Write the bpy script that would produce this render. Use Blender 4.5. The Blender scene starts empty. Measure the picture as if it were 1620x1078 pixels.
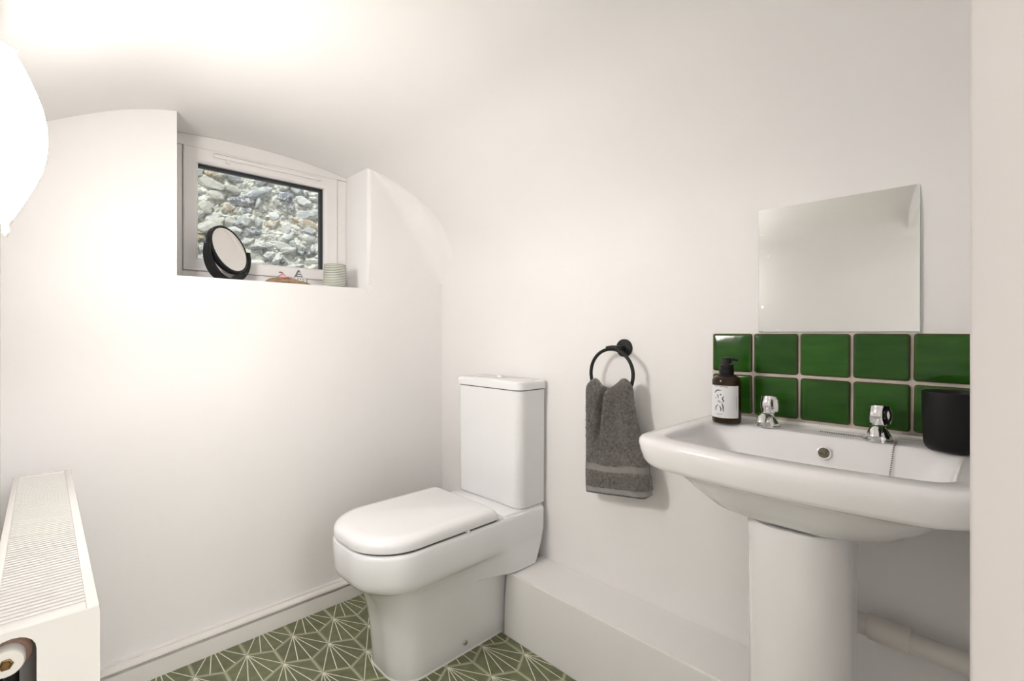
import bpy, bmesh, math, random
from mathutils import Vector, Matrix, noise
R = math.radians
random.seed(7)
scene = bpy.context.scene
C = scene.collection

# ------------------------------------------------------------------ camera
cam_data = bpy.data.cameras.new('camera')
cam_data.sensor_width = 36.0
cam_data.lens = 761.0 / 1620.0 * 36.0
cam_data.shift_y = -11.0 / 1620.0
cam_data.clip_start = 0.02
cam = bpy.data.objects.new('camera', cam_data)
C.objects.link(cam)
cam.location = (0, 0, 1.0)
cam.rotation_euler = (R(90), 0, R(-44.3))
scene.camera = cam

# ------------------------------------------------------------------ world, sun, added hall fill, exposure
world = bpy.data.worlds.new('world'); scene.world = world
world.use_nodes = True
bg = world.node_tree.nodes['Background']
bg.inputs[0].default_value = (0.80, 0.90, 1.0, 1)
bg.inputs[1].default_value = 0.65
sd = bpy.data.lights.new('sun', 'SUN'); sd.energy = 3.6; sd.angle = R(12); sd.color = (1, .97, .92)
so = bpy.data.objects.new('sun', sd); C.objects.link(so)
so.rotation_euler = (R(28), R(-24), 0)
hd = bpy.data.lights.new('hall_fill', 'AREA'); hd.energy = 50.0; hd.shape = 'RECTANGLE'  # added unseen fill behind the camera, brightens the room through the doorway
hd.size = 0.6; hd.size_y = 0.6; hd.color = (1, .98, .97)
ho = bpy.data.objects.new('hall_fill', hd); C.objects.link(ho)
ho.location = (0.40, -2.0, 2.15)
scene.view_settings.view_transform = 'Standard'
scene.view_settings.look = 'None'
scene.view_settings.gamma = 1.0
scene.view_settings.use_curve_mapping = False
scene.view_settings.exposure = 0.22
LAMP_STRENGTH = 65.0

# ------------------------------------------------------------------ materials
def mat(name, col, rough=.5, metal=0.0, var=0.03, vscale=6.0, bump=0.0, bscale=60.0, coat=0.0, spec=0.5,
        transmission=0.0, sheen=0.0, detail=4.0):
    m = bpy.data.materials.new(name); m.use_nodes = True
    nt = m.node_tree; N = nt.nodes; L = nt.links
    b = N['Principled BSDF']
    b.inputs['Roughness'].default_value = rough
    b.inputs['Metallic'].default_value = metal
    b.inputs['Coat Weight'].default_value = coat
    b.inputs['Coat Roughness'].default_value = 0.04
    b.inputs['Specular IOR Level'].default_value = spec
    b.inputs['Transmission Weight'].default_value = transmission
    b.inputs['Sheen Weight'].default_value = sheen
    tc = N.new('ShaderNodeTexCoord')
    n = N.new('ShaderNodeTexNoise'); n.inputs['Scale'].default_value = vscale; n.inputs['Detail'].default_value = detail
    L.new(tc.outputs['Object'], n.inputs['Vector'])
    r = N.new('ShaderNodeValToRGB')
    c0 = [max(0, c * (1 - var)) for c in col]; c1 = [min(1, c * (1 + var)) for c in col]
    r.color_ramp.elements[0].position = .3; r.color_ramp.elements[1].position = .7
    r.color_ramp.elements[0].color = (*c0, 1); r.color_ramp.elements[1].color = (*c1, 1)
    L.new(n.outputs['Fac'], r.inputs['Fac'])
    L.new(r.outputs['Color'], b.inputs['Base Color'])
    if bump:
        n2 = N.new('ShaderNodeTexNoise'); n2.inputs['Scale'].default_value = bscale; n2.inputs['Detail'].default_value = 5
        L.new(tc.outputs['Object'], n2.inputs['Vector'])
        bp = N.new('ShaderNodeBump'); bp.inputs['Strength'].default_value = bump; bp.inputs['Distance'].default_value = .002
        L.new(n2.outputs['Fac'], bp.inputs['Height'])
        L.new(bp.outputs['Normal'], b.inputs['Normal'])
    return m

def emit_mat(name, col, strength):
    m = bpy.data.materials.new(name); m.use_nodes = True
    b = m.node_tree.nodes['Principled BSDF']
    b.inputs['Base Color'].default_value = (.95, .93, .9, 1)
    b.inputs['Roughness'].default_value = .25
    b.inputs['Emission Color'].default_value = (*col, 1)
    # glow shaped by hand: strongest towards the room, cut on the flanks to spare the window wall
    N = m.node_tree.nodes; L = m.node_tree.links
    g = N.new('ShaderNodeNewGeometry'); sx = N.new('ShaderNodeSeparateXYZ'); mr = N.new('ShaderNodeMapRange')
    L.new(g.outputs['Normal'], sx.inputs[0]); L.new(sx.outputs['X'], mr.inputs['Value'])
    mr.inputs['From Min'].default_value = .35; mr.inputs['From Max'].default_value = 1.0
    mr.inputs['To Min'].default_value = strength * .09; mr.inputs['To Max'].default_value = strength
    m2 = N.new('ShaderNodeMapRange'); m2.inputs['From Min'].default_value = -.25; m2.inputs['From Max'].default_value = .55
    m2.inputs['To Min'].default_value = 1.0; m2.inputs['To Max'].default_value = .10      # upper glass dimmed to keep light off the ceiling
    L.new(sx.outputs['Z'], m2.inputs['Value'])
    mu = N.new('ShaderNodeMath'); mu.operation = 'MULTIPLY'
    L.new(mr.outputs[0], mu.inputs[0]); L.new(m2.outputs[0], mu.inputs[1])
    L.new(mu.outputs[0], b.inputs['Emission Strength'])
    return m

def glass_mat(name, tint=(.97, .985, .98), refl=.07):
    m = bpy.data.materials.new(name); m.use_nodes = True
    nt = m.node_tree; N = nt.nodes; L = nt.links
    N.remove(N['Principled BSDF'])
    t = N.new('ShaderNodeBsdfTransparent'); t.inputs[0].default_value = (*tint, 1)
    g = N.new('ShaderNodeBsdfGlossy'); g.inputs['Roughness'].default_value = 0.01
    mx = N.new('ShaderNodeMixShader'); mx.inputs[0].default_value = refl
    L.new(t.outputs[0], mx.inputs[1]); L.new(g.outputs[0], mx.inputs[2])
    L.new(mx.outputs[0], N['Material Output'].inputs['Surface'])
    return m

WALL = (.922, .904, .898)
M = {}
M['wall'] = mat('wall_paint', WALL, .6, var=.012, vscale=2.5, bump=.12, bscale=35)
M['jamb'] = mat('shaded_lining_paint', (.70, .668, .66), .55, var=.015, vscale=3, bump=.12, bscale=35)  # shade put into the colour to offset overbright light on the lining
M['trim'] = mat('gloss_trim_paint', (.80, .77, .735), .35, var=.015, bump=.05, bscale=50)
M['ceramic'] = mat('white_ceramic', (.90, .903, .915), .08, var=.008, coat=.4)
M['basin'] = mat('basin_ceramic', (.925, .912, .918), .13, var=.008, coat=.15)
M['seat'] = mat('toilet_seat_plastic', (.91, .91, .915), .16, var=.006)
M['gap'] = mat('dark_gap_shade', (.05, .045, .04), .7)  # dark fill standing in for shade in the seat and cistern gaps
M['upvc'] = mat('white_upvc', (.86, .84, .83), .3, var=.01)
M['gasket'] = mat('black_gasket', (.012, .015, .022), .6)
M['glass'] = glass_mat('window_glass')
M['black'] = mat('black_metal', (.012, .013, .014), .42, var=.1, spec=.3)
M['blackplastic'] = mat('black_plastic', (.006, .006, .0065), .35, var=.08, spec=.25)
M['mattblack'] = mat('black_matt_tumbler', (.007, .007, .0075), .42, var=.08, spec=.22, bump=.05, bscale=200)
M['chrome'] = mat('chrome', (.83, .83, .84), .06, metal=1.0, var=.01)
M['steel'] = mat('brushed_steel', (.6, .59, .57), .28, metal=1.0, var=.04)
M['rad'] = mat('radiator_enamel', (.86, .84, .81), .25, var=.01)
M['raddark'] = mat('radiator_inside_shade', (.28, .26, .24), .5, var=.05)  # colour darkened so the gaps between the grille slats look shaded
M['brass'] = mat('brass', (.20, .13, .06), .35, metal=1.0, var=.15)
M['copper'] = mat('worn_red_primer', (.40, .24, .18), .5, var=.3, vscale=40)
M['nylon'] = mat('white_nylon', (.82, .79, .74), .4)
M['grout'] = mat('beige_grout', (.72, .655, .57), .8, var=.12, vscale=30, bump=.2, bscale=150)
M['caulk'] = mat('white_caulk', (.85, .83, .8), .5)
M['pvc'] = mat('white_waste_pipe', (.80, .77, .73), .4, var=.02)
M['amber'] = mat('amber_glass', (.030, .014, .004), .07, var=.2, spec=.3)
M['label'] = mat('paper_label', (.82, .83, .84), .55, var=.01)
M['ink'] = mat('dark_ink', (.06, .06, .075), .7)
M['greyink'] = mat('grey_ink', (.40, .40, .40), .7)
M['drift'] = mat('driftwood', (.30, .19, .115), .8, var=.4, vscale=60, bump=.6, bscale=120)
M['whitepaint'] = mat('white_painted_wood', (.82, .81, .8), .6)
M['slate'] = mat('dark_grey_paint', (.16, .15, .17), .6)
M['redpaint'] = mat('faded_red_paint', (.55, .14, .15), .6, var=.15, vscale=90)
M['pinkpaint'] = mat('faded_pink_paint', (.80, .50, .52), .6, var=.15, vscale=90)
M['bluepaint'] = mat('pale_blue_paint', (.60, .69, .70), .6)
M['lamp'] = emit_mat('lit_opal_glass', (1.0, .95, .90), LAMP_STRENGTH)
M['terry_band'] = mat('grey_woven_band', (.27, .255, .24), .85, var=.06, vscale=80, bump=.3, bscale=400)
M['hem'] = mat('grey_woven_hem', (.31, .30, .295), .85, var=.06, vscale=80, bump=.3, bscale=400)
M['terry'] = mat('grey_terry', (.215, .200, .185), .95, var=.36, vscale=120, bump=1.0, bscale=380, sheen=.3)
M['floorgrout'] = mat('pale_olive_grout', (.47, .48, .35), .8, var=.1, vscale=40)
M['inlay'] = mat('pale_inlay_line', (.80, .80, .68), .5, var=.04)
M['mortar'] = mat('lime_mortar', (.57, .57, .52), .95, var=.6, vscale=48, bump=1.0, bscale=110, detail=9.0)
M['ground'] = mat('concrete_ground', (.40, .39, .37), .9, var=.2, vscale=12)

# looking-glass with a faint film of splashes
def mirror_mat(name, col=(.86, .87, .86), spots=True):
    m = bpy.data.materials.new(name); m.use_nodes = True
    nt = m.node_tree; N = nt.nodes; L = nt.links
    b = N['Principled BSDF']; b.inputs['Metallic'].default_value = 1.0
    b.inputs['Base Color'].default_value = (*col, 1)
    b.inputs['Roughness'].default_value = .02
    if spots:
        tc = N.new('ShaderNodeTexCoord')
        v = N.new('ShaderNodeTexNoise'); v.inputs['Scale'].default_value = 90; v.inputs['Detail'].default_value = 2
        L.new(tc.outputs['Object'], v.inputs['Vector'])
        r = N.new('ShaderNodeValToRGB'); r.color_ramp.elements[0].position = .70; r.color_ramp.elements[1].position = .78
        r.color_ramp.elements[0].color = (.02, .02, .02, 1); r.color_ramp.elements[1].color = (.25, .25, .25, 1)
        L.new(v.outputs['Fac'], r.inputs['Fac'])
        L.new(r.outputs['Color'], b.inputs['Roughness'])
    return m
M['mirror'] = mirror_mat('looking_glass')
M['mirror_small'] = mirror_mat('small_looking_glass', (.9, .88, .85), False)

# glazed green wall tile: streaky glaze, each tile a little different
def glaze_mat():
    m = bpy.data.materials.new('green_glaze'); m.use_nodes = True
    nt = m.node_tree; N = nt.nodes; L = nt.links
    b = N['Principled BSDF']; b.inputs['Roughness'].default_value = .10; b.inputs['Specular IOR Level'].default_value = .32
    tc = N.new('ShaderNodeTexCoord'); oi = N.new('ShaderNodeObjectInfo')
    mp = N.new('ShaderNodeMapping'); mp.inputs['Scale'].default_value = (14, 10, 40)
    L.new(tc.outputs['Object'], mp.inputs['Vector'])
    cb = N.new('ShaderNodeCombineXYZ'); 
    ml = N.new('ShaderNodeMath'); ml.operation = 'MULTIPLY'; ml.inputs[1].default_value = 37
    L.new(oi.outputs['Random'], ml.inputs[0])
    for i in range(3): L.new(ml.outputs[0], cb.inputs[i])
    L.new(cb.outputs[0], mp.inputs['Location'])
    n = N.new('ShaderNodeTexNoise'); n.inputs['Scale'].default_value = 1.0; n.inputs['Detail'].default_value = 3
    L.new(mp.outputs[0], n.inputs['Vector'])
    r = N.new('ShaderNodeValToRGB')
    r.color_ramp.elements[0].position = .25; r.color_ramp.elements[0].color = (.014, .068, .006, 1)
    r.color_ramp.elements[1].position = .8; r.color_ramp.elements[1].color = (.032, .118, .014, 1)
    L.new(n.outputs['Fac'], r.inputs['Fac'])
    # thin glaze breaks brown on the rounded rim (attribute: 1 at the rim)
    at = N.new('ShaderNodeAttribute'); at.attribute_name = 'rim'
    mx = N.new('ShaderNodeMix'); mx.data_type = 'RGBA'
    L.new(at.outputs['Fac'], mx.inputs['Factor'])
    L.new(r.outputs['Color'], mx.inputs[6]); mx.inputs[7].default_value = (.075, .045, .022, 1)
    hs = N.new('ShaderNodeHueSaturation')
    mr = N.new('ShaderNodeMapRange'); mr.inputs['To Min'].default_value = .85; mr.inputs['To Max'].default_value = 1.2
    L.new(oi.outputs['Random'], mr.inputs['Value']); L.new(mr.outputs[0], hs.inputs['Value'])
    L.new(mx.outputs[2], hs.inputs['Color']); L.new(hs.outputs[0], b.inputs['Base Color'])
    n2 = N.new('ShaderNodeTexNoise'); n2.inputs['Scale'].default_value = 22
    L.new(tc.outputs['Object'], n2.inputs['Vector'])
    bp = N.new('ShaderNodeBump'); bp.inputs['Strength'].default_value = .25; bp.inputs['Distance'].default_value = .002
    L.new(n2.outputs['Fac'], bp.inputs['Height']); L.new(bp.outputs['Normal'], b.inputs['Normal'])
    return m
M['glaze'] = glaze_mat()

def floor_tile_mat():
    m = bpy.data.materials.new('olive_floor_tile'); m.use_nodes = True
    nt = m.node_tree; N = nt.nodes; L = nt.links
    b = N['Principled BSDF']; b.inputs['Roughness'].default_value = .32
    geo = N.new('ShaderNodeNewGeometry'); oi = N.new('ShaderNodeObjectInfo')
    n = N.new('ShaderNodeTexNoise'); n.inputs['Scale'].default_value = 30; n.inputs['Detail'].default_value = 4
    L.new(geo.outputs['Position'], n.inputs['Vector'])
    r = N.new('ShaderNodeValToRGB')
    r.color_ramp.elements[0].position = .3; r.color_ramp.elements[0].color = (.118, .130, .066, 1)
    r.color_ramp.elements[1].position = .75; r.color_ramp.elements[1].color = (.190, .200, .098, 1)
    L.new(n.outputs['Fac'], r.inputs['Fac'])
    at = N.new('ShaderNodeAttribute'); at.attribute_name = 'rim'
    mx = N.new('ShaderNodeMix'); mx.data_type = 'RGBA'
    L.new(at.outputs['Fac'], mx.inputs['Factor'])
    L.new(r.outputs['Color'], mx.inputs[6]); mx.inputs[7].default_value = (.34, .35, .22, 1)
    hs = N.new('ShaderNodeHueSaturation')
    mr = N.new('ShaderNodeMapRange'); mr.inputs['To Min'].default_value = .85; mr.inputs['To Max'].default_value = 1.15
    L.new(oi.outputs['Random'], mr.inputs['Value']); L.new(mr.outputs[0], hs.inputs['Value'])
    L.new(mx.outputs[2], hs.inputs['Color']); L.new(hs.outputs[0], b.inputs['Base Color'])
    return m
M['floortile'] = floor_tile_mat()

def flint_mat():
    m = bpy.data.materials.new('flint'); m.use_nodes = True
    nt = m.node_tree; N = nt.nodes; L = nt.links
    b = N['Principled BSDF']; b.inputs['Roughness'].default_value = .7
    oi = N.new('ShaderNodeObjectInfo'); tc = N.new('ShaderNodeTexCoord')
    r = N.new('ShaderNodeValToRGB'); r.color_ramp.interpolation = 'CONSTANT'
    cols = [(0, (.70, .70, .66)), (.22, (.50, .53, .54)), (.36, (.20, .22, .28)), (.5, (.66, .64, .56)),
            (.62, (.40, .43, .46)), (.74, (.52, .42, .29)), (.82, (.78, .79, .78)), (.92, (.13, .15, .20))]
    e = r.color_ramp.elements
    e[0].position = 0; e[0].color = (*cols[0][1], 1); e[1].position = cols[1][0]; e[1].color = (*cols[1][1], 1)
    for p, c in cols[2:]:
        x = e.new(p); x.color = (*c, 1)
    L.new(oi.outputs['Random'], r.inputs['Fac'])
    n = N.new('ShaderNodeTexNoise'); n.inputs['Scale'].default_value = 1.0; n.inputs['Detail'].default_value = 9; n.inputs['Roughness'].default_value = .72
    ad = N.new('ShaderNodeVectorMath'); ad.operation = 'ADD'
    geo = N.new('ShaderNodeNewGeometry'); ad.operation = 'MULTIPLY'; ad.inputs[1].default_value = (42, 42, 42)
    L.new(geo.outputs['Position'], ad.inputs[0])
    L.new(ad.outputs[0], n.inputs['Vector'])
    r2 = N.new('ShaderNodeValToRGB'); r2.color_ramp.elements[0].position = .49; r2.color_ramp.elements[1].position = .56
    L.new(n.outputs['Fac'], r2.inputs['Fac'])
    mx = N.new('ShaderNodeMix'); mx.data_type = 'RGBA'
    L.new(r2.outputs['Color'], mx.inputs['Factor'])
    L.new(r.outputs['Color'], mx.inputs[6]); mx.inputs[7].default_value = (.74, .75, .70, 1)
    L.new(mx.outputs[2], b.inputs['Base Color'])
    bp = N.new('ShaderNodeBump'); bp.inputs['Strength'].default_value = 1.0; bp.inputs['Distance'].default_value = .012
    L.new(n.outputs['Fac'], bp.inputs['Height']); L.new(bp.outputs['Normal'], b.inputs['Normal'])
    return m
M['flint'] = flint_mat()

def cup_mat():
    m = bpy.data.materials.new('ribbed_celadon_glaze'); m.use_nodes = True
    nt = m.node_tree; N = nt.nodes; L = nt.links
    b = N['Principled BSDF']; b.inputs['Roughness'].default_value = .2
    at = N.new('ShaderNodeAttribute'); at.attribute_name = 'rim'
    mx = N.new('ShaderNodeMix'); mx.data_type = 'RGBA'
    L.new(at.outputs['Fac'], mx.inputs['Factor'])
    mx.inputs[6].default_value = (.68, .69, .62, 1); mx.inputs[7].default_value = (.12, .14, .11, 1)
    L.new(mx.outputs[2], b.inputs['Base Color'])
    return m
M['cup'] = cup_mat()

# ------------------------------------------------------------------ helpers
def thing(name, label, cat, loc=(0, 0, 0), group=None):
    o = bpy.data.objects.new(name, None); C.objects.link(o)
    o.location = loc; o.empty_display_size = .02
    o['label'] = label; o['category'] = cat
    if group: o['group'] = group
    return o

def origin_of(o):
    v = Vector((0, 0, 0))
    while o is not None:
        v += Vector(o.location); o = o.parent
    return v

def obj(name, verts, faces, m, parent=None, smooth=False, mats=None, fm=None, label=None, rim=None):
    """verts are world coordinates; the mesh is stored relative to its parent's origin"""
    off = origin_of(parent)
    me = bpy.data.meshes.new(name)
    me.from_pydata([tuple(Vector(v) - off) for v in verts], [], faces)
    for mm in (mats or [m]): me.materials.append(mm)
    if fm:
        for p, k in zip(me.polygons, fm): p.material_index = k
    if smooth: me.polygons.foreach_set('use_smooth', [True] * len(me.polygons))
    if rim is not None:
        a = me.attributes.new('rim', 'FLOAT', 'POINT'); a.data.foreach_set('value', rim)
    me.update()
    o = bpy.data.objects.new(name, me); C.objects.link(o)
    if parent is not None: o.parent = parent
    if label: o['label'] = label
    return o

def obj_bm(name, bm, m, parent=None, smooth=False, mats=None, label=None):
    bmesh.ops.recalc_face_normals(bm, faces=bm.faces)
    off = origin_of(parent)
    bmesh.ops.translate(bm, verts=bm.verts, vec=-off)
    me = bpy.data.meshes.new(name); bm.to_mesh(me); bm.free()
    for mm in (mats or [m]): me.materials.append(mm)
    if smooth: me.polygons.foreach_set('use_smooth', [True] * len(me.polygons))
    o = bpy.data.objects.new(name, me); C.objects.link(o)
    if parent is not None: o.parent = parent
    if label: o['label'] = label
    return o

def sharp(o, ang=35):
    """smooth shading that keeps creases sharper than ang"""
    me = o.data
    me.polygons.foreach_set('use_smooth', [True] * len(me.polygons))
    me.set_sharp_from_angle(angle=R(ang))
    return o

def tag(o, label, cat, group=None):
    o['label'] = label; o['category'] = cat
    if group: o['group'] = group
    return o

def struct(o, label=None):
    o['kind'] = 'structure'
    if label: o['label'] = label
    return o

def add_box(bm, x0, x1, y0, y1, z0, z1, bev=0.0, seg=2):
    r = bmesh.ops.create_cube(bm, size=1.0)
    vs = r['verts']
    for v in vs:
        v.co = Vector((x0 + (v.co.x + .5) * (x1 - x0), y0 + (v.co.y + .5) * (y1 - y0), z0 + (v.co.z + .5) * (z1 - z0)))
    if bev > 0:
        es = list({e for v in vs for e in v.link_edges})
        bmesh.ops.bevel(bm, geom=es, offset=bev, segments=seg, affect='EDGES', profile=.5)

def box(name, x0, x1, y0, y1, z0, z1, m, parent=None, bev=0.0, seg=2, label=None):
    bm = bmesh.new(); add_box(bm, x0, x1, y0, y1, z0, z1, bev, seg)
    o = obj_bm(name, bm, m, parent, label=label)
    if bev > 0: sharp(o, 40)
    return o

def loft_data(loops, cap0=True, cap1=True):
    verts = []; faces = []; n = len(loops[0])
    for lp in loops: verts += [tuple(p) for p in lp]
    for i in range(len(loops) - 1):
        a = i * n; b = a + n
        for j in range(n):
            k = (j + 1) % n
            faces.append((a + j, a + k, b + k, b + j))
    if cap0: faces.append(tuple(range(n - 1, -1, -1)))
    if cap1:
        s = (len(loops) - 1) * n; faces.append(tuple(range(s, s + n)))
    return verts, faces

def loft(name, loops, m, parent=None, cap0=True, cap1=True, ang=40, label=None):
    v, f = loft_data(loops, cap0, cap1)
    o = obj(name, v, f, m, parent, label=label)
    bm = bmesh.new(); bm.from_mesh(o.data); bmesh.ops.recalc_face_normals(bm, faces=bm.faces); bm.to_mesh(o.data); bm.free()
    return sharp(o, ang)

def circle(c, r, z, n=32, axis='z', ph=0):
    out = []
    for i in range(n):
        a = 2 * math.pi * i / n + ph
        if axis == 'z': out.append((c[0] + r * math.cos(a), c[1] + r * math.sin(a), z))
        elif axis == 'x': out.append((z, c[0] + r * math.cos(a), c[1] + r * math.sin(a)))
        else: out.append((c[0] + r * math.cos(a), z, c[1] + r * math.sin(a)))
    return out

def lathe(name, c, prof, m, parent=None, n=36, cap0=True, cap1=True, ang=40, label=None):
    return loft(name, [circle(c, max(r, 1e-4), z, n) for r, z in prof], m, parent, cap0, cap1, ang, label)

def frames(pts):
    T = []
    for i in range(len(pts)):
        a = pts[max(0, i - 1)]; b = pts[min(len(pts) - 1, i + 1)]
        T.append((Vector(b) - Vector(a)).normalized())
    up = Vector((0, 0, 1)) if abs(T[0].z) < .9 else Vector((1, 0, 0))
    n = (up - T[0] * up.dot(T[0])).normalized(); out = []
    for t in T:
        n = (n - t * n.dot(t)).normalized(); out.append((t, n, t.cross(n)))
    return out

def tube_loops(pts, rad, n=14):
    fr = frames(pts); loops = []
    for i, (p, (t, u, w)) in enumerate(zip(pts, fr)):
        r = rad[i] if isinstance(rad, (list, tuple)) else rad
        loops.append([tuple(Vector(p) + u * (r * math.cos(2 * math.pi * k / n)) + w * (r * math.sin(2 * math.pi * k / n))) for k in range(n)])
    return loops

def tube(name, pts, rad, m, parent=None, n=14, ang=50, label=None):
    return loft(name, tube_loops(pts, rad, n), m, parent, True, True, ang, label)

def rrect(x0, x1, y0, y1, rs, z, n=10, m=8, bow=0.0):
    """rounded rectangle; rs = radii at (x0,y0),(x1,y0),(x1,y1),(x0,y1); front edge x0 bowed outwards by bow"""
    pts = []
    cs = [(x0, y0, 180, rs[0]), (x1, y0, 270, rs[1]), (x1, y1, 0, rs[2]), (x0, y1, 90, rs[3])]
    sx = [1, -1, -1, 1]; sy = [1, 1, -1, -1]
    ends = []
    for i, (cx, cy, a0, r) in enumerate(cs):
        arc = []
        for k in range(n + 1):
            a = R(a0 + 90 * k / n)
            arc.append((cx + sx[i] * r + r * math.cos(a), cy + sy[i] * r + r * math.sin(a)))
        ends.append(arc)
    for i in range(4):
        pts += ends[i]
        a = ends[i][-1]; b = ends[(i + 1) % 4][0]
        for k in range(1, m):
            t = k / m; pts.append((a[0] + (b[0] - a[0]) * t, a[1] + (b[1] - a[1]) * t))
    yc = (y0 + y1) / 2; hw = (y1 - y0) / 2; xm = (x0 + x1) / 2
    out = []
    for x, y in pts:
        if bow and x < xm:
            w = min(1, (xm - x) / (xm - x0))
            x = x + bow * (1 - math.cos((y - yc) / hw * math.pi / 2)) * w
        out.append((x, y, z))
    return out

def prism_xz(name, outline, y0, y1, m, parent=None, ang=30):
    n = len(outline)
    v = [(x, y0, z) for x, z in outline] + [(x, y1, z) for x, z in outline]
    f = [tuple(range(n)), tuple(range(2 * n - 1, n - 1, -1))]
    for i in range(n):
        k = (i + 1) % n
        f.append((i, i + n, k + n, k))
    o = obj(name, v, f, m, parent)
    bm = bmesh.new(); bm.from_mesh(o.data); bmesh.ops.recalc_face_normals(bm, faces=bm.faces)
    bmesh.ops.triangulate(bm, faces=[q for q in bm.faces if len(q.verts) > 4])
    bm.to_mesh(o.data); bm.free()
    return sharp(o, ang)

# ------------------------------------------------------------------ room shell
XR, XL, YB, YF = 1.27, -0.075, 1.745, -0.012
WX0, WX1, SILL = 0.29, 0.914, 1.176

def catmull(P, n):
    out = []
    for i in range(len(P) - 1):
        p0 = P[max(0, i - 1)]; p1 = P[i]; p2 = P[i + 1]; p3 = P[min(len(P) - 1, i + 2)]
        for k in range(n):
            t = k / n
            out.append(tuple(.5 * ((2 * b) + (-a + c) * t + (2 * a - 5 * b + 4 * c - d) * t * t + (-a + 3 * b - 3 * c + d) * t ** 3)
                             for a, b, c, d in zip(p0, p1, p2, p3)))
    out.append(P[-1]); return out
VAULT = catmull([(XR, 1.22), (1.262, 1.31), (1.225, 1.41), (1.14, 1.515), (1.03, 1.598), (.914, 1.6505), (.76, 1.675), (.60, 1.6855),
                 (.44, 1.684), (.29, 1.671), (.18, 1.641), (.089, 1.5985), (.008, 1.5525), (-.035, 1.518), (-.064, 1.475), (XL, 1.41)], 5)
def vz(x):
    for (a, za), (b, zb) in zip(VAULT, VAULT[1:]):
        if b <= x <= a and a > b: return zb + (za - zb) * (x - b) / (a - b)
    return VAULT[0][1]

# window wall with the alcove cut up to the vault
ol = [(XL, 0), (XR, 0)] + [p for p in VAULT if p[0] > WX1 + .002] + [(WX1, vz(WX1)), (WX1, SILL), (WX0, SILL), (WX0, vz(WX0))] \
     + [p for p in VAULT if p[0] < WX0 - .002]
wb = prism_xz('wall_back', ol, YB, 2.06, M['wall'])
bm = bmesh.new(); bm.from_mesh(wb.data)
es = [e for e in bm.edges if all(abs(v.co.x - WX1) < 1e-4 and abs(v.co.y - YB) < 1e-4 for v in e.verts)]
bmesh.ops.bevel(bm, geom=es, offset=.016, segments=6, affect='EDGES', profile=.5)
bm.to_mesh(wb.data); bm.free(); sharp(wb, 30)
struct(wb, 'warm white painted wall with a deep window recess')

# vaulted ceiling, running out over the alcove as its soffit
ce = prism_xz('ceiling', VAULT + [(XL, 1.95), (XR, 1.95)], -.10, 2.06, M['wall'])
bm = bmesh.new(); bm.from_mesh(ce.data)
prev = None
for x, z in [p for p in VAULT if p[0] >= .93] :       # soft plaster cove where the vault meets the window wall
    i = VAULT.index((x, z)); a = VAULT[max(0, i - 1)]; b = VAULT[min(len(VAULT) - 1, i + 1)]
    t = Vector((b[0] - a[0], b[1] - a[1])).normalized(); nrm = Vector((t.y, -t.x))
    if nrm.dot(Vector((.6 - x, 1.0 - z))) < 0: nrm = -nrm
    r = .10 * min(1, max(0.0, (x - .92) / .25)) * min(1, max(.02, (z - 1.20) / .15))
    row = []
    for k in range(9):
        q = math.pi / 2 * k / 8
        h = r * (1 - math.sin(q)); d = r * (1 - math.cos(q))
        row.append(bm.verts.new((x + nrm.x * h, YB - d, z + nrm.y * h)))
    if prev:
        for k in range(8): bm.faces.new((prev[k], prev[k + 1], row[k + 1], row[k]))
    prev = row
bmesh.ops.recalc_face_normals(bm, faces=bm.faces)
bm.to_mesh(ce.data); bm.free(); sharp(ce, 30)
struct(ce, 'low white plastered vault ceiling')

struct(box('wall_right', XR, XR + .14, -2.7, 2.06, 0, 2.2, M['wall']), 'warm white painted wall behind toilet and basin')
struct(box('wall_left', XL - .14, XL, -.10, 2.06, 0, 1.95, M['wall']), 'white painted wall behind the radiator')
# doorway side: jamb nib on the right and a low splayed head above the opening
struct(box('wall_front', .562, XR, -.10, YF, 0, 1.95, M['wall']), 'white wall beside the doorway')
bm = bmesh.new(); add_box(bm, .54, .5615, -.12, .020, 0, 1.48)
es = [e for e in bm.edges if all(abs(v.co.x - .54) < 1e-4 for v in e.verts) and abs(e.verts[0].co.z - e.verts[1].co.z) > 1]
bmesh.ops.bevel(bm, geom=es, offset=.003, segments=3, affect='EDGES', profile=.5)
struct(sharp(obj_bm('trim_3', bm, M['jamb']), 30), 'door lining with shade put into its colour at the right edge of the picture')
hv = []; hf = []
xs = [XL + (.54 - XL) * i / 12 for i in range(13)]
for x in xs:
    yi = .286 - .305 * (x - XL)
    zb_ = 1.44 + .309 * (x - XL) if x < .1 else 1.494 + .07 * math.sin((x - .1) / .44 * math.pi / 2)
    hv += [(x, yi, zb_), (x, yi, 1.94), (x, -.10, 1.94), (x, -.10, zb_)]
for i in range(12):
    a = 4 * i; b = a + 4
    for k in range(4): hf.append((a + k, a + (k + 1) % 4, b + (k + 1) % 4, b + k))
hf += [(0, 1, 2, 3), (51, 50, 49, 48)]
o = obj('trim_2', hv, hf, M['wall'])
bm = bmesh.new(); bm.from_mesh(o.data); bmesh.ops.recalc_face_normals(bm, faces=bm.faces); bm.to_mesh(o.data); bm.free()
struct(o, 'plastered arched head above the doorway')
# hall behind the camera
struct(box('wall_hall_left', -.74, -.60, -2.7, -.10, 0, 2.3, M['wall']))
struct(box('wall_hall_return', -.60, XL - .14, -.24, -.10, 0, 2.3, M['wall']))
struct(box('wall_hall_end', -.74, XR + .14, -2.84, -2.7, 0, 2.3, M['wall']))
struct(box('ceiling_hall', -.74, XR + .14, -2.84, -.10, 2.2, 2.34, M['wall']))
struct(box('wall_hall_upper', -.74, XR + .14, -.10, -.06, 1.95, 2.2, M['wall']))

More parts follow.
